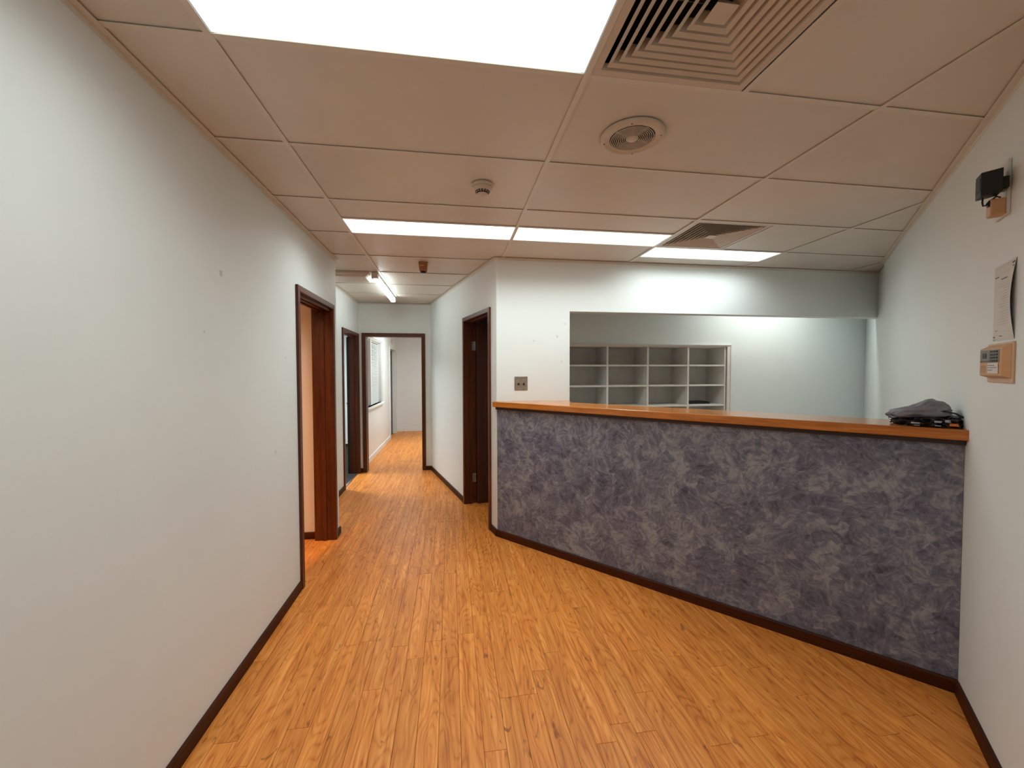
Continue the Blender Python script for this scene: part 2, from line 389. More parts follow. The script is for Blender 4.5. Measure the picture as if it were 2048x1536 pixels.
# back wall: pier with bulkhead running across the reception opening
ZB = 2.066
struct('wall_back', 'pale pier and bulkhead above the reception opening behind the counter',
       MB().prism([(PA.x, YB), (1.098, YB), (1.098, YB+.12), (PA.x-.02, YB+.12)], 0, H).box(1.098, 4.62, YB, YB+.12, ZB, H), 'wall_b', 'wall')
struct('wall_right', 'pale angled wall holding the keypad and notice',
       wall_mb(-SEND, 2.0, .12), 'wall', 'wall', loc=(R0.x, R0.y, 0), rotz=rot_right)
j0 = R0 + rd*SEND - rn*0.02
struct('wall_right_end', 'short end of the angled wall running past the bulkhead',
       wall_mb(-1.75, 0, .12), 'wall', 'wall', loc=(j0.x, j0.y, 0), rotz=rot_right)
YR = 4.40
struct('wall_reception', 'pale wall of the recess behind the reception counter, around the pigeonholes',
       MB().box(1.00, 1.24, YR, YR+.40, 0, H).box(3.262, 6.0, YR, YR+.12, 0, H).box(1.24, 3.262, YR, YR+.12, 1.817, H).box(1.24, 3.262, YR+.38, YR+.42, 0, 1.817), 'wall', 'wall')
struct('wall_recess_side', 'side wall of the recess behind the pier', MB().box(1.00, 1.08, YB+.12, YR, 0, H), 'wall', 'wall')
# behind the camera
q = R0 - rd*2.0
struct('wall_rear_side', 'pale wall behind the viewpoint', MB().box(q.x, q.x+.12, -3.0, q.y+.02, 0, H), 'wall', 'wall')
struct('wall_rear', 'pale end wall behind the viewpoint', MB().box(-1.19, q.x+.12, -3.12, -3.0, 0, H), 'wall', 'wall')
# rooms beyond the doorways
struct('wall_side_room', 'cream walls of the side room beyond the near doorway',
       MB().box(-4.32, -4.2, -1.0, 3.98, 0, H).box(-4.2, -1.19, -1.12, -1.0, 0, H), 'peach', 'wall')
struct('wall_office', 'white walls of the carpeted office beyond the second doorway',
       MB().box(-4.32, -4.2, 3.98, 8.7, 0, H).box(-4.2, XH-.12, 8.62, 8.74, 0, H), 'wall', 'wall')
WIN = (6.95, 8.42, 0.915, 2.10)
D5 = (9.50, 10.40, 2.03)
struct('wall_corridor_left', 'white corridor wall with the blind covered window beyond the end doorway',
       MB().box(XH-.12, XH, YE+.11, WIN[0], 0, H).box(XH-.12, XH, WIN[0], WIN[1], 0, WIN[2]).box(XH-.12, XH, WIN[0], WIN[1], WIN[3], H)
       .box(XH-.12, XH, WIN[1], D5[0]-LT, 0, H).box(XH-.12, XH, D5[0]-LT, D5[1]+LT, D5[2]+LT, H).box(XH-.12, XH, D5[1]+LT, 10.68, 0, H), 'white', 'wall')
struct('wall_corridor_end', 'white wall closing the far corridor', MB().box(-2.6, 0.9, 10.68, 10.8, 0, H), 'white', 'wall')
struct('wall_corridor_right', 'white wall on the hidden side of the far corridor', MB().box(0.2, 0.32, YE, 10.68, 0, H), 'white', 'wall')
struct('wall_store', 'plain walls of the dark room behind the ajar door',
       MB().box(0.9, 2.6, 5.6, 5.7, 0, H).box(2.6, 2.7, 4.82, 5.7, 0, H).box(0.0, 0.9, 6.2, 6.3, 0, H), 'wall', 'wall')

# ---- floor
fl = struct('floor', 'orange oak plank floor running along the hall', MB().box(-4.3, 6.2, -3.1, 10.8, -.06, -.003), 'sub', 'floor')
PWD, PLN, GAP = 0.0903, 0.915, 0.0014
def plank_mb(wd, ln):
    c = .0009; x0, x1, y0, y1 = GAP/2, wd-GAP/2, GAP/2, ln-GAP/2
    b0 = [(x0,y0,-.003),(x1,y0,-.003),(x1,y1,-.003),(x0,y1,-.003)]
    b1 = [(x0,y0,-c*.6),(x1,y0,-c*.6),(x1,y1,-c*.6),(x0,y1,-c*.6)]
    t = [(x0+c,y0+c,0),(x1-c,y0+c,0),(x1-c,y1-c,0),(x0+c,y1-c,0)]
    fs = [(8,9,10,11)]
    for k in (0, 4): fs += [(k+i, k+(i+1)%4, k+4+(i+1)%4, k+4+i) for i in range(4)]
    return MB().add(b0+b1+t, fs)
pm = mesh_of('plank', plank_mb(PWD, PLN), 'floor')
def in_floor(x0, x1, y0, y1):
    """does this plank show on the floors in view"""
    def ok(x, y):
        if y < YB and XL-.1 < x: 
            v = Vector((x, y))
            return (v-PA).dot(cb) < 0.03 and (v-R0).dot(rn) > -0.03
        if YW-.15 <= y <= YE+.1 or (YB <= y < YW): return (XH if y > YW-.1 else XL)-.1 < x and (Vector((x, y))-PA).dot(Vector((-dAB.y, dAB.x))) > -0.13
        if y > YE: return XH-.1 < x < .2 and y < 10.7
        return False
    return any(ok(x0+(x1-x0)*i, y0+(y1-y0)*j/6) for i in (0, .5, 1) for j in range(7))
rest = MB(); nplank = 0
rp = random.Random(11)
for i in range(-34, 66):
    x0 = 0.031 + PWD*i; off = rp.random()*PLN
    for j in range(-5, 14):
        y0 = j*PLN - off; y1 = y0+PLN
        if y0 > 10.7 or y1 < -3.0 or x0 < -4.2+PWD: continue
        if in_floor(x0, x0+PWD, y0, y1) and y1 > 1.35 and y0 < 10.66 and x0 > XH-.12:
            o = bpy.data.objects.new('plank', pm); C.objects.link(o); o.parent = fl; o.location = (x0, y0, 0); nplank += 1
        elif (y0 < 3.9 and x0 < 3.2):
            p = plank_mb(PWD, min(PLN, 3.9-y0)); rest.add([(a+x0, b+y0, c) for a, b, c in p.v], p.f)
print('planks', nplank)
obj('plank_run', rest, 'floor', fl, kind='stuff', label='planks under and behind the walls')
struct('floor_office', 'charcoal carpet floor in the office beyond the second doorway', MB().box(-4.2, XH-.03, YW, 8.62, 0, .006), 'carpet', 'floor')
obj('threshold_strip', MB().box(XH-.035, XH-.01, D2[0], D2[1], 0, .009), 'chrome', bpy.data.objects['floor_office'], label='metal threshold strip')

# ---- ceiling
ce = struct('ceiling', 'suspended ceiling of cream tiles in a fine grid', MB().box(-4.32, 6.2, -3.12, 10.8, H+.16, H+.26), 'void', 'ceiling')
AX = [-0.724+1.2*k for k in range(-1, 5)]       # bar positions across
Y0 = 1.406
rowy = [Y0+.6*k for k in range(-8, 10)]
def room_clip(poly, hall):
    if hall:
        poly = clip(poly, 1, 0, XH-.02); poly = clip(poly, 0, -1, -(YE+.02)) if poly else poly
        if poly: poly = clip(poly, -dAB.y, dAB.x, PA.x*-dAB.y+PA.y*dAB.x-.02)
    else:
        poly = clip(poly, 1, 0, XL-.03)
        if poly: poly = clip(poly, rn.x, rn.y, R0.dot(rn)-.02)
        if poly: poly = clip(poly, -1, 0, -6)
    return poly
def tile(x0, x1, y0, y1):
    hall = y0 > 3.7 or (x1 < -0.7 and y0 > 3.7)
    if x0 > 0.4: 
        y1 = min(y1, YB+.02)
        if y1-y0 < .05: return
    g = .002
    poly = [(x0+g, y0+g), (x1-g, y0+g), (x1-g, y1-g), (x0+g, y1-g)]
    poly = room_clip(poly, hall)
    if len(poly) < 3: return
    o = obj('ceiling_tile', MB().prism(poly, H+.005, H+.02), 'tile', ce)
XS = [XH-.05]+AX[1:]
DIFF = [(0.476, 1.076, 0.806, 1.406), (1.676, 2.276, 2.606, 3.206)]
BIGL = (-0.724, 0.476, 0.806, 1.406)
STR = [(-0.724, 0.476, 2.906, 3.206), (0.476, 1.676, 2.906, 3.206), (1.676, 2.876, 3.206, 3.506)]
BACKL = (-0.724, 0.476, -1.594, -0.994)
xe = [-1.924, -0.724, 0.476, 1.676, 2.876, 4.076, 5.276]
bars = []
for k in range(len(rowy)-1):
    y0, y1 = rowy[k], rowy[k+1]
    if y0 > 6.3: break
    for c in range(6):
        x0, x1 = xe[c], xe[c+1]
        if y0 > 3.75 and c > 1: continue
        if y0 > 3.1 and c == 1 and y0 > 3.7: pass
        key = (round(x0, 3), round(y0, 3))
        if key in ((-0.724, 0.806), (-0.724, -1.594)): continue
        if key == (0.476, 0.806): tile(1.088, x1, y0, y1); bars.append(('y', 1.082, y0, y1)); continue
        if key == (1.676, 2.606): tile(2.288, x1, y0, y1); bars.append(('y', 2.282, y0, y1)); continue
        if key in ((-0.724, 2.606), (0.476, 2.606)): tile(x0, x1, y0, y0+.3); bars.append(('x', y0+.3, x0, x1)); continue
        if key == (1.676, 3.206): tile(x0, x1, y0+.3, y1); bars.append(('x', y0+.3, x0, x1)); continue
        tile(x0, x1, y0, y1)
for x in xe[1:6]: bars.append(('y', x, -3.0, YE if x < 0 else YB))
for k, y in enumerate(rowy):
    for c in range(6):
        if y > YB and c > 1: continue
        if y > YE-.02: continue
        bars.append(('x', y, xe[c]+.012, xe[c+1]-.012))
for ax, p, a, b in bars:
    hw = .0115
    poly = [(p-hw, a), (p+hw, a), (p+hw, b), (p-hw, b)] if ax == 'y' else [(a, p-hw), (b, p-hw), (b, p+hw), (a, p+hw)]
    if ax == 'y' and p < 0:
        polys = [poly]
        if b > YW: polys = [poly]
        poly = clip(clip(poly, -dAB.y, dAB.x, PA.x*-dAB.y+PA.y*dAB.x), 1, 0, XH) if True else poly
    else: poly = room_clip(poly, (p > YB if ax == 'x' else False))
    if len(poly) < 3: continue
    zc = H+.0012 if ax == 'y' else H+.0016
    mb = MB().prism(poly, H-(.0006 if ax == 'y' else 0), zc)
    if ax == 'y': mb.box(p-.0015, p+.0015, min(q_[1] for q_ in poly), max(q_[1] for q_ in poly), zc, H+.03)
    else: mb.box(min(q_[0] for q_ in poly), max(q_[0] for q_ in poly), p-.0015, p+.0015, zc, H+.03)
    obj('grid_bar', mb, 'grid', ce)
# perimeter angle
def edge_trim(name, label, x0, x1, loc, rot, wd=.026):
    struct(name, label, MB().box(x0, x1, -wd, 0, H-.0022, H-.0006).box(x0, x1, -.0015, 0, H-.02, H-.0022), 'grid', 'trim', loc=loc, rotz=rot)
edge_trim('trim_1', 'cream ceiling edge strip along the long wall on the camera side', -3.0, YW+.0, (XL, 0, 0), math.pi/2)
edge_trim('trim_2', 'cream ceiling edge strip along the recessed hall wall', YW, YE, (XH, 0, 0), math.pi/2)
edge_trim('trim_3', 'cream ceiling edge strip above the end doorway of the hall', XH, PB.x, (0, YE, 0), 0)
edge_trim('trim_4', 'cream ceiling edge strip along the angled hall wall', 0, LAB, (PB.x, PB.y, 0), rot_hall)
edge_trim('trim_5', 'cream ceiling edge strip above the bulkhead', PA.x, 4.42, (0, YB, 0), 0, .016)
edge_trim('trim_6', 'cream ceiling edge strip along the keypad wall', -SEND, 2.0, (R0.x, R0.y, 0), rot_right)
# plain ceilings of the other rooms
struct('ceiling_rooms', 'plain white ceilings of the rooms beyond the doorways and the recess',
       MB().box(-4.3, -1.2, -1.1, 3.95, H, H+.05).box(-4.3, XH-.1, YW, 8.7, H, H+.05).box(-2.6, .3, YE+.05, 10.75, H, H+.05).box(1.0, 5.9, YB+.1, 4.5, H, H+.05).box(.35, 2.7, 3.9, 6.3, H+.05, H+.08), 'wall', 'ceiling')

# ---- baseboards
BH, BT = .062, .014
def bb_mb(x0, x1, h=BH, t=BT): return MB().prism_yz([(0, 0), (-t, 0), (-t, h-.006), (-t+.005, h), (0, h)], x0, x1)
def base(name, label, x0, x1, loc, rot, mat='skirt', h=BH, t=BT): struct(name, label, bb_mb(x0, x1, h, t), mat, 'baseboard', loc=loc, rotz=rot)
CW, CT = .042, .018
base('baseboard_left', 'dark timber skirting along the long near wall', -3.0, D1[0]-CW, (XL, 0, 0), math.pi/2)
base('baseboard_left_end', 'short dark skirting stub past the near doorway', D1[1]+CW, YW+BT, (XL, 0, 0), math.pi/2)
base('baseboard_hall_left', 'dark skirting in the hall before the second doorway', YW, D2[0]-CW, (XH, 0, 0), math.pi/2)
base('baseboard_hall_end', 'short dark skirting beside the end doorway, next to the second doorway', XH, D3[0]-.055, (0, YE, 0), 0)
base('baseboard_hall_end', 'short dark skirting beside the end doorway, next to the angled wall', D3[1]+.055, PB.x, (0, YE, 0), 0)
base('baseboard_hall_right', 'dark skirting along the angled hall wall', 0, h4[0]-CW, (PB.x, PB.y, 0), rot_hall)
base('baseboard_hall_corner', 'short dark skirting turning the corner at the counter end', h4[1]+CW, LAB+.010, (PB.x, PB.y, 0), rot_hall)
base('baseboard_right', 'dark skirting along the keypad wall', -.487, 2.0, (R0.x, R0.y, 0), rot_right)
base('baseboard_side_room', 'brown skirting seen through the near doorway', -4.2, -1.19, (0, 3.89, 0), 0)
base('baseboard_office', 'dark skirting seen through the second doorway', -4.2, XH-.12, (0, 8.62, 0), 0, 'black')
base('baseboard_corridor_left', 'white skirting below the blind covered window', YE+.11, D5[0]-.05, (XH, 0, 0), math.pi/2, 'white', .085)
base('baseboard_corridor_end', 'white skirting across the far end of the corridor', XH, .2, (0, 10.68, 0), 0, 'white', .085)

# ---- doorways.  local x along the wall, local y into the wall
def doorway(name, label, x0, x1, h, depth, loc, rot, mat='dark', stop=True, back=True, cw=CW, side='near'):
    t = thing(name, label, 'doorway', loc, rot, kind='structure')
    mx = {'dark': 'darkx', 'white': 'white'}.get(mat, mat)
    for y0, y1 in ([(-CT, 0)] + ([(depth, depth+CT)] if back else [])):
        for poly, mm in (([(x0-cw,0),(x0,0),(x0,h),(x0-cw,h+cw)], mat), ([(x1,0),(x1+cw,0),(x1+cw,h+cw),(x1,h)], mat), ([(x0,h),(x1,h),(x1+cw,h+cw),(x0-cw,h+cw)], mx)):
            obj('casing', MB().prism_xz(poly, y0, y1), mm, t, bev=.002)
    obj('jamb', MB().box(x0-LT, x0, -.002, depth+.002, 0, h), mat, t)
    obj('jamb', MB().box(x1, x1+LT, -.002, depth+.002, 0, h), mat, t)
    obj('head', MB().box(x0-LT, x1+LT, -.002, depth+.002, h, h+LT), mx, t)
    if stop:
        a, b = depth*.42, depth*.42+.032
        obj('door_stop', MB().box(x0, x0+.012, a, b, 0, h-.012), mat, t)
        obj('door_stop', MB().box(x1-.012, x1, a, b, 0, h-.012), mat, t)
        obj('door_stop', MB().box(x0, x1, a, b, h-.012, h), mx, t)
    return t
d1 = doorway('door_1', 'near dark timber doorway opening to the warm lit side room', D1[0], D1[1], D1[2], .15, (XL, 0, 0), math.pi/2)
for a, b in ((.012, .03), (.105, .125)):
    obj('head_rail', MB().box(D1[0], D1[1], a, b, D1[2]-.02, D1[2]), 'darkx', d1)
d2 = doorway('door_2', 'second dark doorway with a black door opened back, beside the hall end', D2[0], D2[1], D2[2], .12, (XH, 0, 0), math.pi/2)
d3 = doorway('door_3', 'open dark framed doorway at the end of the hall', D3[0], D3[1], D3[2], .11, (0, YE, 0), 0, stop=False, cw=.055)
d4 = doorway('door_4', 'dark doorway in the angled wall with its door standing open', h4[0], h4[1], S4[2], .11, (PB.x, PB.y, 0), rot_hall)
d5 = doorway('door_5', 'white framed doorway at the far end of the corridor', D5[0], D5[1], D5[2], .12, (XH, 0, 0), math.pi/2, mat='white', cw=.055, back=False, stop=False)
def slab(parent, hx, hy, ang, wd, h, mat, handle_at=None):
    """door leaf hinged at local (hx, hy), opening at local angle ang"""
    o = obj('door_leaf', MB().box(0, wd, -.018, .018, .008, h), mat, parent, bev=.002, loc=(hx, hy, 0), rotz=ang)
    if handle_at:
        hm = MB()
        for sgn in (-1, 1):
            hm.lathe([(0, .0), (.026, .0), (.026, .006), (0, .008)], 20)
            k = len(hm.v)-20*4
            hm.v[k:] = [(wd-.06+x, sgn*(.018+z), 1.0+y) for x, y, z in hm.v[k:]]
            hm.box(wd-.068, wd-.052, sgn*.018, sgn*.06, .992, 1.008)
            hm.box(wd-.17, wd-.05, sgn*.052, sgn*.062, .990, 1.010)
        obj('door_handle', hm, 'chrome', o, bev=0)
    return o
s2 = slab(d2, D2[1]-.006, .135, math.radians(10.5), .80, 2.02, 'black', True)
s5 = slab(d5, D5[1]-.015, .088, math.radians(180), .87, 2.02, 'black', True)
s4 = slab(d4, h4[0]+.022, .128, math.radians(84), .785, 2.055, 'slab')
for z in (1.80, .265+.03):
    hg = MB().box(-.008, .002, -.020, -.0185, z-.047, z+.047).box(-.034, -.0185, -.004, -.0025, z-.047, z+.047)
    hinge = MB().box(h4[0]+.0005, h4[0]+.003, .078, .112, z-.05, z+.05)
    o = obj('hinge', hinge, 'chrome', d4, bev=.0005, label='grey metal butt hinge')
    kn = MB()
    for q_ in range(5):
        kn.lathe([(0, -.049+.0198*q_), (.006, -.049+.0198*q_), (.006, -.0305+.0198*q_), (0, -.0305+.0198*q_)], 12, (h4[0]+.008, .118, z))
    obj('knuckle', kn, 'chrome', o)
    sc_ = MB()
    for dz in (-.032, 0, .032):
        sc_.lathe([(0, 0), (.0035, 0), (.0035, .0012), (0, .0015)], 10)
        k = len(sc_.v)-40
        sc_.v[k:] = [(h4[0]+.003+zz, .094+.007*(1 if dz == 0 else -1)+x, z+dz+y) for x, y, zz in sc_.v[k:]]
    obj('screw', sc_, 'key', o, kind='stuff')

# corridor window with blind, sign, switch
wn = thing('window_1', 'white framed internal window with closed slatted blind in the far corridor', 'window', (XH, 0, 0), math.pi/2, kind='structure')
a, b, z0, z1 = WIN
fw = MB().box(a-.05, a, -.018, .0, z0, z1+.05).box(b, b+.05, -.018, 0, z0, z1+.05).box(a, b, -.018, 0, z1, z1+.05)
obj('window_frame', fw.box(a, a+.02, 0, .12, z0, z1).box(b-.02, b, 0, .12, z0, z1).box(a, b, 0, .12, z1-.02, z1), 'white', wn)
obj('mullion', MB().box(7.38, 7.46, .015, .07, z0+.02, z1-.02), 'white', wn)
obj('window_sill', MB().box(a-.06, b+.06, -.045, .12, z0-.03, z0+.0), 'white', wn, bev=.004)
obj('pane', MB().box(a+.02, b-.02, .085, .089, z0+.01, z1-.02), simple('window_glass', (.5, .52, .52), .05), wn)
ns = 44; slat_me = mesh_of('slat', MB().hexa([(a+.03, .05, -.007), (b-.03, .05, -.007), (b-.03, .054, -.007), (a+.03, .054, -.007)], [(a+.03, .068, .010), (b-.03, .068, .010), (b-.03, .072, .010), (a+.03, .072, .010)]), 'blind')
bl = obj('blind_rail', MB().box(a+.025, b-.025, .045, .075, z1-.045, z1-.02), 'white', wn)
for k in range(ns):
    o = bpy.data.objects.new('slat', slat_me); C.objects.link(o); o.parent = bl; o.location = (0, 0, z0+.015+k*(z1-z0-.07)/ns)
sg = thing('door_sign', 'small brown edged sign above the far white door frame', 'sign', (XH, 9.72, 2.17), math.pi/2)
obj('sign_board', MB().box(0, .34, -.012, 0, 0, .14), 'tan2', sg, bev=.001)
obj('sign_face', MB().box(.02, .32, -.0135, -.012, .018, .122), 'paper', sg)
obj('sign_mark', MB().box(.05, .17, -.0145, -.0135, .04, .10).box(.20, .29, -.0145, -.0135, .06, .08), 'inkl', sg, label='faint grey markings')
sw = thing('light_switch', 'white light switch beside the far white door frame', 'light switch', (XH, 9.34, 1.42), math.pi/2)
obj('switch_plate', MB().box(0, .075, -.008, 0, 0, .118), 'white', sw, bev=.002)
obj('rocker', MB().box(.027, .048, -.012, -.008, .045, .075), 'white', sw, bev=.001)

# ------------------------------------------------------------------ reception counter
ZC = 1.237; ZT0 = ZC-.048
KLEN = 2.8855
ct = thing('reception_counter', 'reception counter front in mottled blue grey rag-rolled paint', 'counter', (PA.x, PA.y, 0), rot_cnt)
obj('front_panel', MB().box(.002, KLEN, 0, .012, 0, ZT0), 'rag', ct)
pc = MB().prism([(0.0, .0), (.004, .001), (KLEN, .012), (KLEN, .12), (.16, .12)], 0, ZT0)
obj('counter_core', MB().box(.20, KLEN, .012, .12, 0, ZT0), 'wall', ct, label='pale plastered rear of the counter wall')
obj('corner_bead', MB().prism([(-.006, .002), (.002, -.004), (.004, .0), (.0, .006)], BH, ZT0), 'wall', ct, label='pale chipped corner bead')
obj('skirting', bb_mb(-.009, KLEN, BH, BT), 'skirt', ct, label='dark brown skirting')
tp = thing('countertop', 'orange varnished timber top with a dark moulding, on the reception counter', 'countertop', (PA.x, PA.y, ZT0), rot_cnt)
# plan polygon in local (x along, y back)
def loc2(px, py): v = Vector((px, py))-PA; return (v.dot(cu), v.dot(cb))
pier = loc2(1.05, YB)
front = -.048; back = .315
poly = [(-.030, front+.03), (-.012, front), (KLEN+.012, front), (KLEN+.012, back), (.62, back), loc2(1.09, YB+.0), (.006, .004), loc2(PA.x-.03, PA.y+.0)]
poly = [(-.024, -.018), (-.010, front), (KLEN+.010, front), (KLEN+.010, back), (.60, back), loc2(1.098, YB-.0), (.0, .0), (-.018, .01)]
obj('top_board', MB().prism(poly, 0, .048), 'top', tp, bev=.006, seg=3)
obj('under_moulding', MB().prism([(.004, -.022), (KLEN-.0, -.022), (KLEN-.0, 0), (.004, 0)], -.024, 0), 'trimdark', tp, bev=.002, label='near black moulding below the top')

# ------------------------------------------------------------------ pigeonhole shelving
sh = thing('pigeonhole_shelf', 'white built-in pigeonhole shelving in the recess behind the counter', 'shelf', (1.24, YR, 0))
cols = [0.02, .508, .992, 1.492, 1.962]; th = .011
rows_z = [1.574, 1.341, 1.107, .872, .638, .404, .17]
for i, x in enumerate(cols):
    obj('divider', MB().box(x-th, x+th, .004, .36, .06, 1.79), 'shelf', sh, bev=.0015)
for i in range(4):
    for z in rows_z:
        obj('shelf_board', MB().box(cols[i]+th, cols[i+1]-th, .004, .36, z-.009, z+.009), 'shelf', sh, bev=.001)
    obj('back_panel', MB().box(cols[i]+th, cols[i+1]-th, .352, .36, .06, 1.79), 'shelf', sh)
    obj('back_batten', MB().box(cols[i]+th, cols[i+1]-th, .344, .352, 1.73, 1.79), 'shelf', sh)
obj('top_board', MB().box(0, 1.99, .0, .36, 1.785, 1.803), 'shelf', sh)
obj('architrave', MB().box(0, 2.028, -.016, .0, 1.795, 1.817).box(0, 2.024, -.024, -.016, 1.808, 1.817), 'shelf', sh, bev=.002)
obj('architrave', MB().box(1.976, 2.028, -.016, 0, 0, 1.795).box(2.014, 2.028, -.022, -.016, 0, 1.795), 'shelf', sh, bev=.002)
fo = obj('folder', MB().hexa([(0, 0, 0), (.33, -.01, 0), (.335, .19, 0), (.01, .2, 0)], [(0, 0, .018), (.33, -.01, .024), (.335, .19, .026), (.01, .2, .018)]), 'bind', None, bev=.002, loc=(1.24+cols[3]+.02, YR+.12, 1.1165))
tag(fo, 'thin black folder lying in the lower cell of the fourth pigeonhole column', 'folder')

# ------------------------------------------------------------------ ceiling lights
def panel_light(name, label, rect, mat, group=None):
    x0, x1, y0, y1 = rect; g = .0125
    t = thing(name, label, 'ceiling light', ((x0+x1)/2, (y0+y1)/2, H), 0, group)
    hx, hy = (x1-x0)/2-g, (y1-y0)/2-g
    obj('diffuser', MB().box(-hx, hx, -hy, hy, .004, .008), mat, t)
    obj('housing', MB().box(-hx, hx, -hy, hy, .03, .12).box(-hx, -hx+.004, -hy, hy, .008, .03).box(hx-.004, hx, -hy, hy, .008, .03), 'white', t)
    return t
panel_light('ceiling_light', 'large lit rectangular ceiling panel beside the big vent', BIGL, 'e_big')
G = 'narrow lit ceiling panels'
panel_light('ceiling_light', 'narrow lit ceiling panel nearest the long plain wall', STR[0], 'e_strip', G)
panel_light('ceiling_light', 'narrow lit ceiling panel between the other two, left of the farther vent', STR[1], 'e_strip', G)
panel_light('ceiling_light', 'narrow lit ceiling panel right behind the farther vent', STR[2], 'e_strip', G)
panel_light('ceiling_light', 'unseen lit panel added behind the viewpoint as fill light', BACKL, 'e_back')  # added fill source, out of view
# unseen lamps added to light the other rooms
def added_lamp(label, x, y, sx, sy, mat):
    t = thing('ceiling_light', label, 'ceiling light', (x, y, H))
    obj('diffuser', MB().box(-sx, sx, -sy, sy, -.05, -.012), mat, t, bev=.006)
    obj('base_plate', MB().box(-sx-.01, sx+.01, -sy-.01, sy+.01, -.012, 0), 'white', t)
added_lamp('unseen lit fitting added to light the far corridor', -.35, 8.2, .5, .15, 'e_h2')
added_lamp('unseen warm lit fitting added to light the side room', -1.5, 2.0, .15, .15, 'e_warm')
added_lamp('unseen lit fitting added to light the carpeted office', -2.9, 6.4, .6, .3, 'e_r2')
# hall batten
tb = thing('batten_light', 'lit fluorescent batten on the hall ceiling', 'batten light', (-.77, 5.105, H))
obj('batten_body', MB().box(-.028, .028, -.62, .67, -.028, 0), 'white', tb, bev=.002)
obj('tube_cover', MB().prism_xz([(-.030, -.028), (.030, -.028), (.030, -.062), (.018, -.076), (-.018, -.076), (-.030, -.062)], -.61, .67), 'e_tube', tb)
obj('end_cap', MB().box(-.033, .030, -.69, -.61, -.060, 0), 'cream', tb, bev=.003)
obj('end_cap', MB().box(-.033, .033, .67, .69, -.078, 0), 'cream', tb, bev=.003)
# unlit surface fitting
panel_light('ceiling_light', 'lit panel added above the bulkhead, out of view, to brighten the recess', (3.0, 4.2, 3.86, 4.10), emis('added_recess_glow', LAMP, E_REC))  # added source, out of view, to brighten the recess wall
sf = thing('surface_light', 'unlit surface light fitting with prismatic cover beside the hall batten', 'ceiling light', (-1.075, 4.56, H))
obj('fitting_body', MB().box(-.235, .255, -.16, .16, -.022, 0), 'cream', sf, bev=.002)
obj('prismatic_cover', MB().hexa([(-.20, -.125, -.046), (.205, -.125, -.046), (.205, .145, -.046), (-.20, .145, -.046)], [(-.22, -.145, -.022), (.24, -.145, -.022), (.24, .15, -.022), (-.22, .15, -.022)]), 'prism', sf)

# ------------------------------------------------------------------ vents
def diffuser(label, rect):
    x0, x1, y0, y1 = rect; g = .0125; hs = (x1-x0)/2-g
    t = thing('ceiling_vent', label, 'air vent', ((x0+x1)/2, (y0+y1)/2, H), 0, 'square louvred ceiling vents')
    def ring(ro, zo, ri, zi, tk=.0015, mb=None):
        mb = mb or MB()
        for s in (0,):
            o4 = [(-ro,-ro,zo),(ro,-ro,zo),(ro,ro,zo),(-ro,ro,zo)]; i4 = [(-ri,-ri,zi),(ri,-ri,zi),(ri,ri,zi),(-ri,ri,zi)]
            o5 = [(x,y,z+tk*1.6) for x,y,z in o4]; i5 = [(x,y,z+tk*1.6) for x,y,z in i4]
            fs = []
            for i in range(4):
                j = (i+1)%4
                fs += [(i, j, 4+j, 4+i), (8+i, 12+i, 12+j, 8+j), (i, 8+i, 8+j, j), (4+i, 4+j, 12+j, 12+i)]
            mb.add(o4+i4+o5+i5, fs)
        return mb
    fr = ring(hs, .000, hs-.026, .000); ring(hs-.026, 0, hs-.034, .018, mb=fr)
    obj('vent_frame', fr, 'vent', t)
    n = 7; out = hs-.036; inn = .042; pitch = (out-inn)/n
    for k in range(n):
        ro = out-pitch*k-.006
        lv = ring(ro, -.001, ro-.014, .005); ring(ro-.014, .005, ro-.027, .038, mb=lv); obj('louvre', lv, 'vent', t)
    obj('centre_cone', MB().hexa([(-.034,-.034,-.002),(.034,-.034,-.002),(.034,.034,-.002),(-.034,.034,-.002)], [(-.008,-.008,.035),(.008,-.008,.035),(.008,.008,.035),(-.008,.008,.035)]), 'vent', t)
    obj('duct_box', MB().box(-hs, -hs+.002, -hs, hs, .006, .15).box(hs-.002, hs, -hs, hs, .006, .15).box(-hs, hs, -hs, -hs+.002, .006, .15).box(-hs, hs, hs-.002, hs, .006, .15).box(-hs, hs, -hs, hs, .148, .152), 'void', t, label='dark duct behind the louvres')
    st = MB()
    for sx, sy in ((1,0),(-1,0),(0,1),(0,-1)):
        if sx: st.box(sx*.04, sx*out, -.0012, .0012, .02, .05)
        else: st.box(-.0012, .0012, sy*.04, sy*out, .02, .05)
    obj('stay', st, 'chrome', t)
diffuser('big square louvred vent next to the large lit panel', DIFF[0])
diffuser('farther square louvred vent by the narrow lit panels', DIFF[1])

ex = thing('exhaust_vent', 'round cream exhaust vent with ring grille on the ceiling', 'air vent', (.793, 1.725, H))
obj('rim', MB().lathe([(.137, 0), (.137, -.006), (.130, -.013), (.118, -.016), (.112, -.012), (.100, -.010), (.096, -.010), (.096, -.002), (.096, .004)], 56), 'vent', ex, smooth=True)
for k in range(9):
    r = .092-.0080*k
    obj('ring', MB().lathe([(r, -.0120), (r-.0016, -.0132), (r-.0034, -.0120), (r-.0030, -.0095), (r-.0004, -.0095), (r, -.0120)], 44), 'vent', ex)
obj('hub', MB().lathe([(0, -.018), (.018, -.017), (.024, -.012), (.024, -.004)], 32), 'vent', ex, smooth=True)
for ang in (20, 110, 200, 290):
    o = obj('spoke', MB().box(.02, .096, -.0018, .0018, -.010, -.003), 'vent', ex, rotz=math.radians(ang))
for ang in (65, 155, 245, 335):
    obj('screw', MB().lathe([(0, -.0175), (.003, -.0172), (.004, -.0145)], 10, (.120*math.cos(math.radians(ang)), .120*math.sin(math.radians(ang)), 0)), 'brownp', ex)
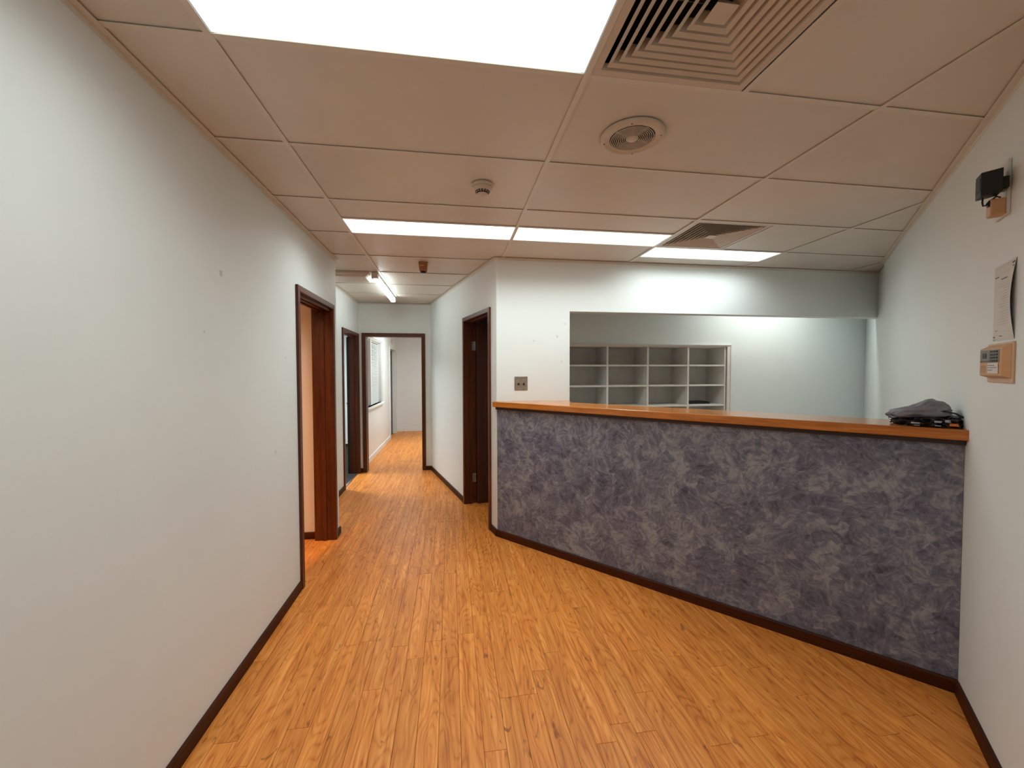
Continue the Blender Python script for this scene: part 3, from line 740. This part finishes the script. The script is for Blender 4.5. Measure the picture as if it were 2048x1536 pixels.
obj('hole_dark_disc', MB().lathe([(.0, .0035), (.099, .0035), (.099, .0045), (0, .0045)], 32), 'void', ex)  # near-black disc painted as the unlit hole behind the grille

sd = thing('smoke_detector', 'white smoke detector with slotted base on the ceiling', 'smoke detector', (.180, 2.285, H))
obj('base', MB().lathe([(0, 0), (.060, 0), (.061, -.008), (.057, -.014), (0, -.014)], 40), 'cream', sd, smooth=False)
obj('body', MB().lathe([(.052, -.014), (.053, -.020), (.046, -.032), (.034, -.040), (.031, -.041), (.031, -.052), (.027, -.056), (0, -.057)], 40), 'cream', sd, smooth=True)
for k in range(14):
    a_ = 2*math.pi*k/14+.1
    obj('slot', MB().box(.0305, .0395, -.0055, .0055, -.040, -.0315).box(.0300, .0318, -.0055, .0055, -.0505, -.0405), 'key', sd, rotz=a_)
obj('centre_button', MB().lathe([(0, -.0585), (.013, -.0585), (.014, -.057)], 24), 'vent', sd)

pd = thing('motion_sensor', 'orange brown sensor hanging from the hall ceiling', 'sensor', (-.250, 3.975, H))
obj('housing', MB().hexa([(-.034, -.03, -.082), (.034, -.03, -.082), (.034, .03, -.082), (-.034, .03, -.082)], [(-.043, -.034, 0), (.043, -.034, 0), (.043, .034, 0), (-.043, .034, 0)]), 'brownp', pd, bev=.006)
obj('label_strip', MB().box(-.030, .008, -.0345, -.0325, -.036, -.028), 'tan2', pd, label='pale label strip')
obj('lens', MB().lathe([(0, -.096), (.020, -.094), (.028, -.086), (.030, -.078)], 28), 'blackp', pd, smooth=True, label='black lens')

# ------------------------------------------------------------------ pier plate
pl = thing('wall_plate', 'square stainless plate with two round holes on the pier above the counter', 'wall plate', (.577, YB, 1.337))
obj('plate', MB().box(0, .121, -.004, 0, 0, .124), 'steel', pl, bev=.0012)
for x in (.036, .086):
    mb = MB().lathe([(0, 0), (.0105, 0), (.0105, .0012), (0, .0012)], 24); mb.v = [(x+a1, -.004-c1, .054+b1) for a1, b1, c1 in mb.v]
    obj('hole', mb, 'key', pl, label='dark round hole')
for x, z in ((.06, .115), (.055, .012)):
    mb = MB().lathe([(0, .0015), (.004, .001), (.005, 0)], 12); mb.v = [(x+a1, -.004-c1, z+b1) for a1, b1, c1 in mb.v]
    obj('screw', mb, 'chrome', pl)

# ------------------------------------------------------------------ things on the angled wall.  local x = -s, local -y out of the wall
def on_wall(name, label, cat, z): return thing(name, label, cat, (R0.x, R0.y, z), rot_right)
ol = on_wall('power_outlet', 'tall white double power outlet high on the angled wall', 'power outlet', 2.085)
obj('plate', MB().box(-.195, -.075, -.010, 0, 0, .20), 'white', ol, bev=.004)
obj('plug', MB().box(-.125, -.078, -.050, -.010, .0, .062), 'tan', ol, bev=.005, label='tan plug block')
obj('black_plug', MB().box(-.100, -.082, -.056, -.026, .036, .056), 'blackp', ol, bev=.003)
obj('side_switch', MB().box(-.10, -.07, -.022, -.010, .085, .125), 'greyp', ol, bev=.003)
ad = on_wall('power_adapter', 'bulky black power adapter plugged in high on the angled wall', 'power adapter', 2.155)
obj('body', MB().hexa([(-.104, -.084, -.002), (-.042, -.084, -.002), (-.042, -.028, .006), (-.104, -.028, .006)], [(-.104, -.084, .084), (-.042, -.084, .084), (-.042, -.028, .090), (-.104, -.028, .090)]), 'blackp', ad, bev=.003)
obj('rating_label', MB().box(-.097, -.049, -.0852, -.084, .018, .066), 'bind', ad, label='dark rating label')
obj('prong_block', MB().box(-.092, -.054, -.030, -.0102, .02, .06), 'blackp', ad)
obj('cable', MB().tube([(-.078, -.070, -.001), (-.078, -.071, -.018), (-.080, -.068, -.030), (-.084, -.060, -.028), (-.088, -.050, -.012), (-.094, -.040, -.004), (-.100, -.030, .004), (-.096, -.022, -.002), (-.090, -.026, -.018)], .0028), 'blackp', ad, smooth=True)

nt_ = on_wall('notice', 'printed paper notice taped above the keypad, one edge lifting', 'notice', 1.505+.114)
def pap(u, v):           # u 0 near edge .. 1 far edge; v up
    s = .002+.202*u; lift = .0015+.013*max(0, 1-u*2.2)**2*math.sin(math.pi*min(1, max(0, v)))**1
    return (-s, -lift, v*.289+.004*(1-u)*0)
mb = MB(); nu, nv = 14, 14
for k, dy in ((0, 0), (1, .0004)):
    mb.v += [(pap(i/nu, j/nv)[0], pap(i/nu, j/nv)[1]+dy, pap(i/nu, j/nv)[2]) for i in range(nu+1) for j in range(nv+1)]
mb.f = [(i*(nv+1)+j, (i+1)*(nv+1)+j, (i+1)*(nv+1)+j+1, i*(nv+1)+j+1) for i in range(nu) for j in range(nv)]
K_ = (nu+1)*(nv+1); mb.f += [tuple(K_+q_ for q_ in f[::-1]) for f in mb.f]
obj('sheet', mb, 'paper', nt_)
def strokes(rects):
    m_ = MB()
    for u0, u1, v0, v1 in rects:
        n_ = max(1, int((u1-u0)*12))
        for i in range(n_):
            a_, b_ = u0+(u1-u0)*i/n_, u0+(u1-u0)*(i+1)/n_
            P4 = [pap(a_, v0), pap(b_, v0), pap(b_, v1), pap(a_, v1)]
            m_.hexa([(x, y-.0003, z) for x, y, z in P4], [(x, y-.0006, z) for x, y, z in P4])
    return m_
for rc in [(.02, .16, .945, .965), (.04, .12, .905, .92), (.78, .96, .845, .858), (.38, .66, .80, .812), (.90, .97, .045, .065), (.88, .98, .015, .022), (.55, .68, .055, .065), (.80, .88, .135, .143)]:
    obj('printed_word', strokes([rc]), 'ink', nt_)
fr_ = random.Random(3); rl = [(.02, .98, .972, .9745), (.02, .98, .885, .887), (.02, .9, .112, .1135), (.02, .9, .072, .0735), (.03, .95, .022, .024)]
for k in range(17): rl.append((.18+.1*fr_.random(), .5+.32*fr_.random(), .74-.033*k, .745-.033*k))
obj('fine_print', strokes(rl), 'inkl', nt_, label='faint lines of small print', kind='stuff')

kp = on_wall('alarm_keypad', 'tan alarm keypad with small keys and a white sticker', 'alarm keypad', 1.460)
obj('back_plate', MB().box(-.235, .012, -.006, 0, 0, .150), 'tan2', kp, bev=.002)
obj('case', MB().hexa([(-.205, -.034, .026), (-.022, -.024, .026), (-.022, -.024, .128), (-.205, -.034, .128)][::-1], [(-.218, -.006, .016), (.0, -.006, .016), (.0, -.006, .144), (-.218, -.006, .144)][::-1]), 'tan', kp, bev=.002)
def kpf(x, out=.0): return -.024-.010*(-.022-x)/.183-out
def face(x0, x1, z0, z1, out, t=.001):
    return ([(x0, kpf(x0, out), z0), (x1, kpf(x1, out), z0), (x1, kpf(x1, out), z1), (x0, kpf(x0, out), z1)],
            [(x0, kpf(x0, out-t), z0), (x1, kpf(x1, out-t), z0), (x1, kpf(x1, out-t), z1), (x0, kpf(x0, out-t), z1)])
obj('key_field', MB().hexa(*face(-.2, -.04, .076, .124, .001)), 'greyp', kp, label='grey key field')
obj('display', MB().hexa(*face(-.178, -.145, .092, .112, .002)), 'key', kp, label='dark small display')
obj('bar', MB().hexa(*face(-.198, -.125, .080, .0825, .002)), 'key', kp)
for r in range(4):
    for c_ in range(4):
        x0 = -.112+c_*.0155; z = .0785+r*.0115
        obj('key', MB().hexa(*face(x0, x0+.0125, z, z+.0075, .003, .002)), 'key', kp)
obj('speaker_slots', MB().hexa(*face(-.196, -.152, .040, .042, .001)).hexa(*face(-.196, -.152, .047, .049, .001)).hexa(*face(-.196, -.152, .054, .056, .001)).hexa(*face(-.196, -.152, .061, .063, .001)), 'greyp', kp)
obj('sticker', MB().hexa(*face(-.130, -.045, .034, .074, .002)), 'paper', kp, label='white paper sticker')
obj('sticker_lines', MB().hexa(*face(-.125, -.075, .064, .066, .003)).hexa(*face(-.125, -.055, .056, .0575, .003)).hexa(*face(-.125, -.09, .046, .048, .003)), 'ink', kp)

# ------------------------------------------------------------------ bags on the countertop
def crumple(a, b, c, seed, amp, sub=5, sharp=1.0):
    bm = bmesh.new(); bmesh.ops.create_icosphere(bm, subdivisions=sub, radius=1)
    off = Vector((seed*3.7, seed*1.3, seed*2.1))
    for v in bm.verts:
        p = v.co.copy()
        r = 1+amp*(noise.ridged_multi_fractal(p*1.7+off, 1.0, 2.2, 4, 1.0, 2.0)-1.0)*.6 + amp*.5*noise.noise(p*5+off)
        q_ = Vector((p.x*a, p.y*b, max(p.z, -.25)*c))*r
        q_.z = max(q_.z, -.25*c)
        v.co = q_
    zmin = min(v.co.z for v in bm.verts)
    for v in bm.verts: v.co.z -= zmin
    mb = MB(); mb.v = [tuple(v.co) for v in bm.verts]; mb.f = [tuple(v.index for v in f.verts) for f in bm.faces]
    bm.free(); return mb
def cpos(s, off): return PA.x+cu.x*s+cb.x*off, PA.y+cu.y*s+cb.y*off
x, y = cpos(2.775, .085)
bb = thing('black_bag', 'glossy black crumpled bag with an orange patch on the counter end by the wall', 'bag', (x, y, ZC), rot_cnt)
kb = crumple(.128, .095, .050, 2, .32); obj('bag_body', kb, 'bagb', bb, smooth=False)
def patch_on(mb, cx, cz, w_, h_, up=.0015):
    """small printed patch lying on the bag's front face"""
    src = [Vector(v) for v in mb.v]
    out = MB(); n_ = 5; P_ = {}
    for i in range(n_+1):
        for j in range(n_+1):
            x_, z_ = cx+w_*(i/n_-.5), cz+h_*(j/n_-.5)
            c_ = [v for v in src if v.y < 0 and abs(v.x-x_) < .009 and abs(v.z-z_) < .007]
            P_[i, j] = (x_, (min(v.y for v in c_) if c_ else -.09)-up, z_)
    out.v = [P_[i, j] for i in range(n_+1) for j in range(n_+1)]
    out.f = [(i*(n_+1)+j, (i+1)*(n_+1)+j, (i+1)*(n_+1)+j+1, i*(n_+1)+j+1) for i in range(n_) for j in range(n_)]
    return out
obj('orange_patch', patch_on(kb, .075, .016, .030, .012), 'orange', bb, label='orange printed patch')
for cx, cz, w_, h_ in ((-.055, .018, .030, .006), (.022, .028, .026, .009), (.055, .032, .020, .012), (.02, .010, .02, .004), (-.05, .008, .02, .004)):
    obj('silver_print', patch_on(kb, cx, cz, w_, h_), 'silver', bb, label='silver printed lettering patch')
obj('strap', MB().tube([(.02, -.05, .072), (.05, -.06, .076), (.085, -.055, .066), (.115, -.05, .046), (.128, -.045, .02)], .004), 'bagb', bb)
x, y = cpos(2.745, .10)
def grey_mesh():
    bm = bmesh.new(); bmesh.ops.create_icosphere(bm, subdivisions=5, radius=1)
    for v in bm.verts:
        p = v.co.copy(); o3 = Vector((4.1, 8.2, 1.7))
        rad = (abs(p.x)**2.6+abs(p.y)**2.6+abs(p.z)**2.6)**(-1/2.6)      # squarish pillow
        p *= min(rad, 1.25)
        hump = .62+.50*math.exp(-((p.x-.45)/.42)**2)
        fold = noise.ridged_multi_fractal(Vector((p.x*1.1, p.y*1.9, p.z*1.3))+o3, 1.0, 2.0, 3, 1.0, 2.0)
        k = 1+.13*(fold-1.0)+.10*noise.noise(p*2.3+o3)+.03*noise.noise(p*8+o3)
        v.co = Vector((p.x*.112*k, p.y*.085*k, max(p.z, -.35)*.056*hump*k))
    zmin = min(v.co.z for v in bm.verts)
    mb = MB(); mb.v = [(v.co.x, v.co.y, v.co.z-zmin) for v in bm.verts]; mb.f = [tuple(v.index for v in f.verts) for f in bm.faces]
    bm.free(); return mb
gb = obj('grey_bag', grey_mesh(), 'bag', None, smooth=True, loc=(x, y, ZC+.036), rotz=rot_cnt)
gb.rotation_euler = (0, math.radians(-13), 0); gb.rotation_euler = (Matrix.Rotation(rot_cnt, 3, 'Z') @ Matrix.Rotation(math.radians(-9), 3, 'Y')).to_euler()
tag(gb, 'crumpled grey plastic bag heaped on top of the glossy black bag', 'bag')
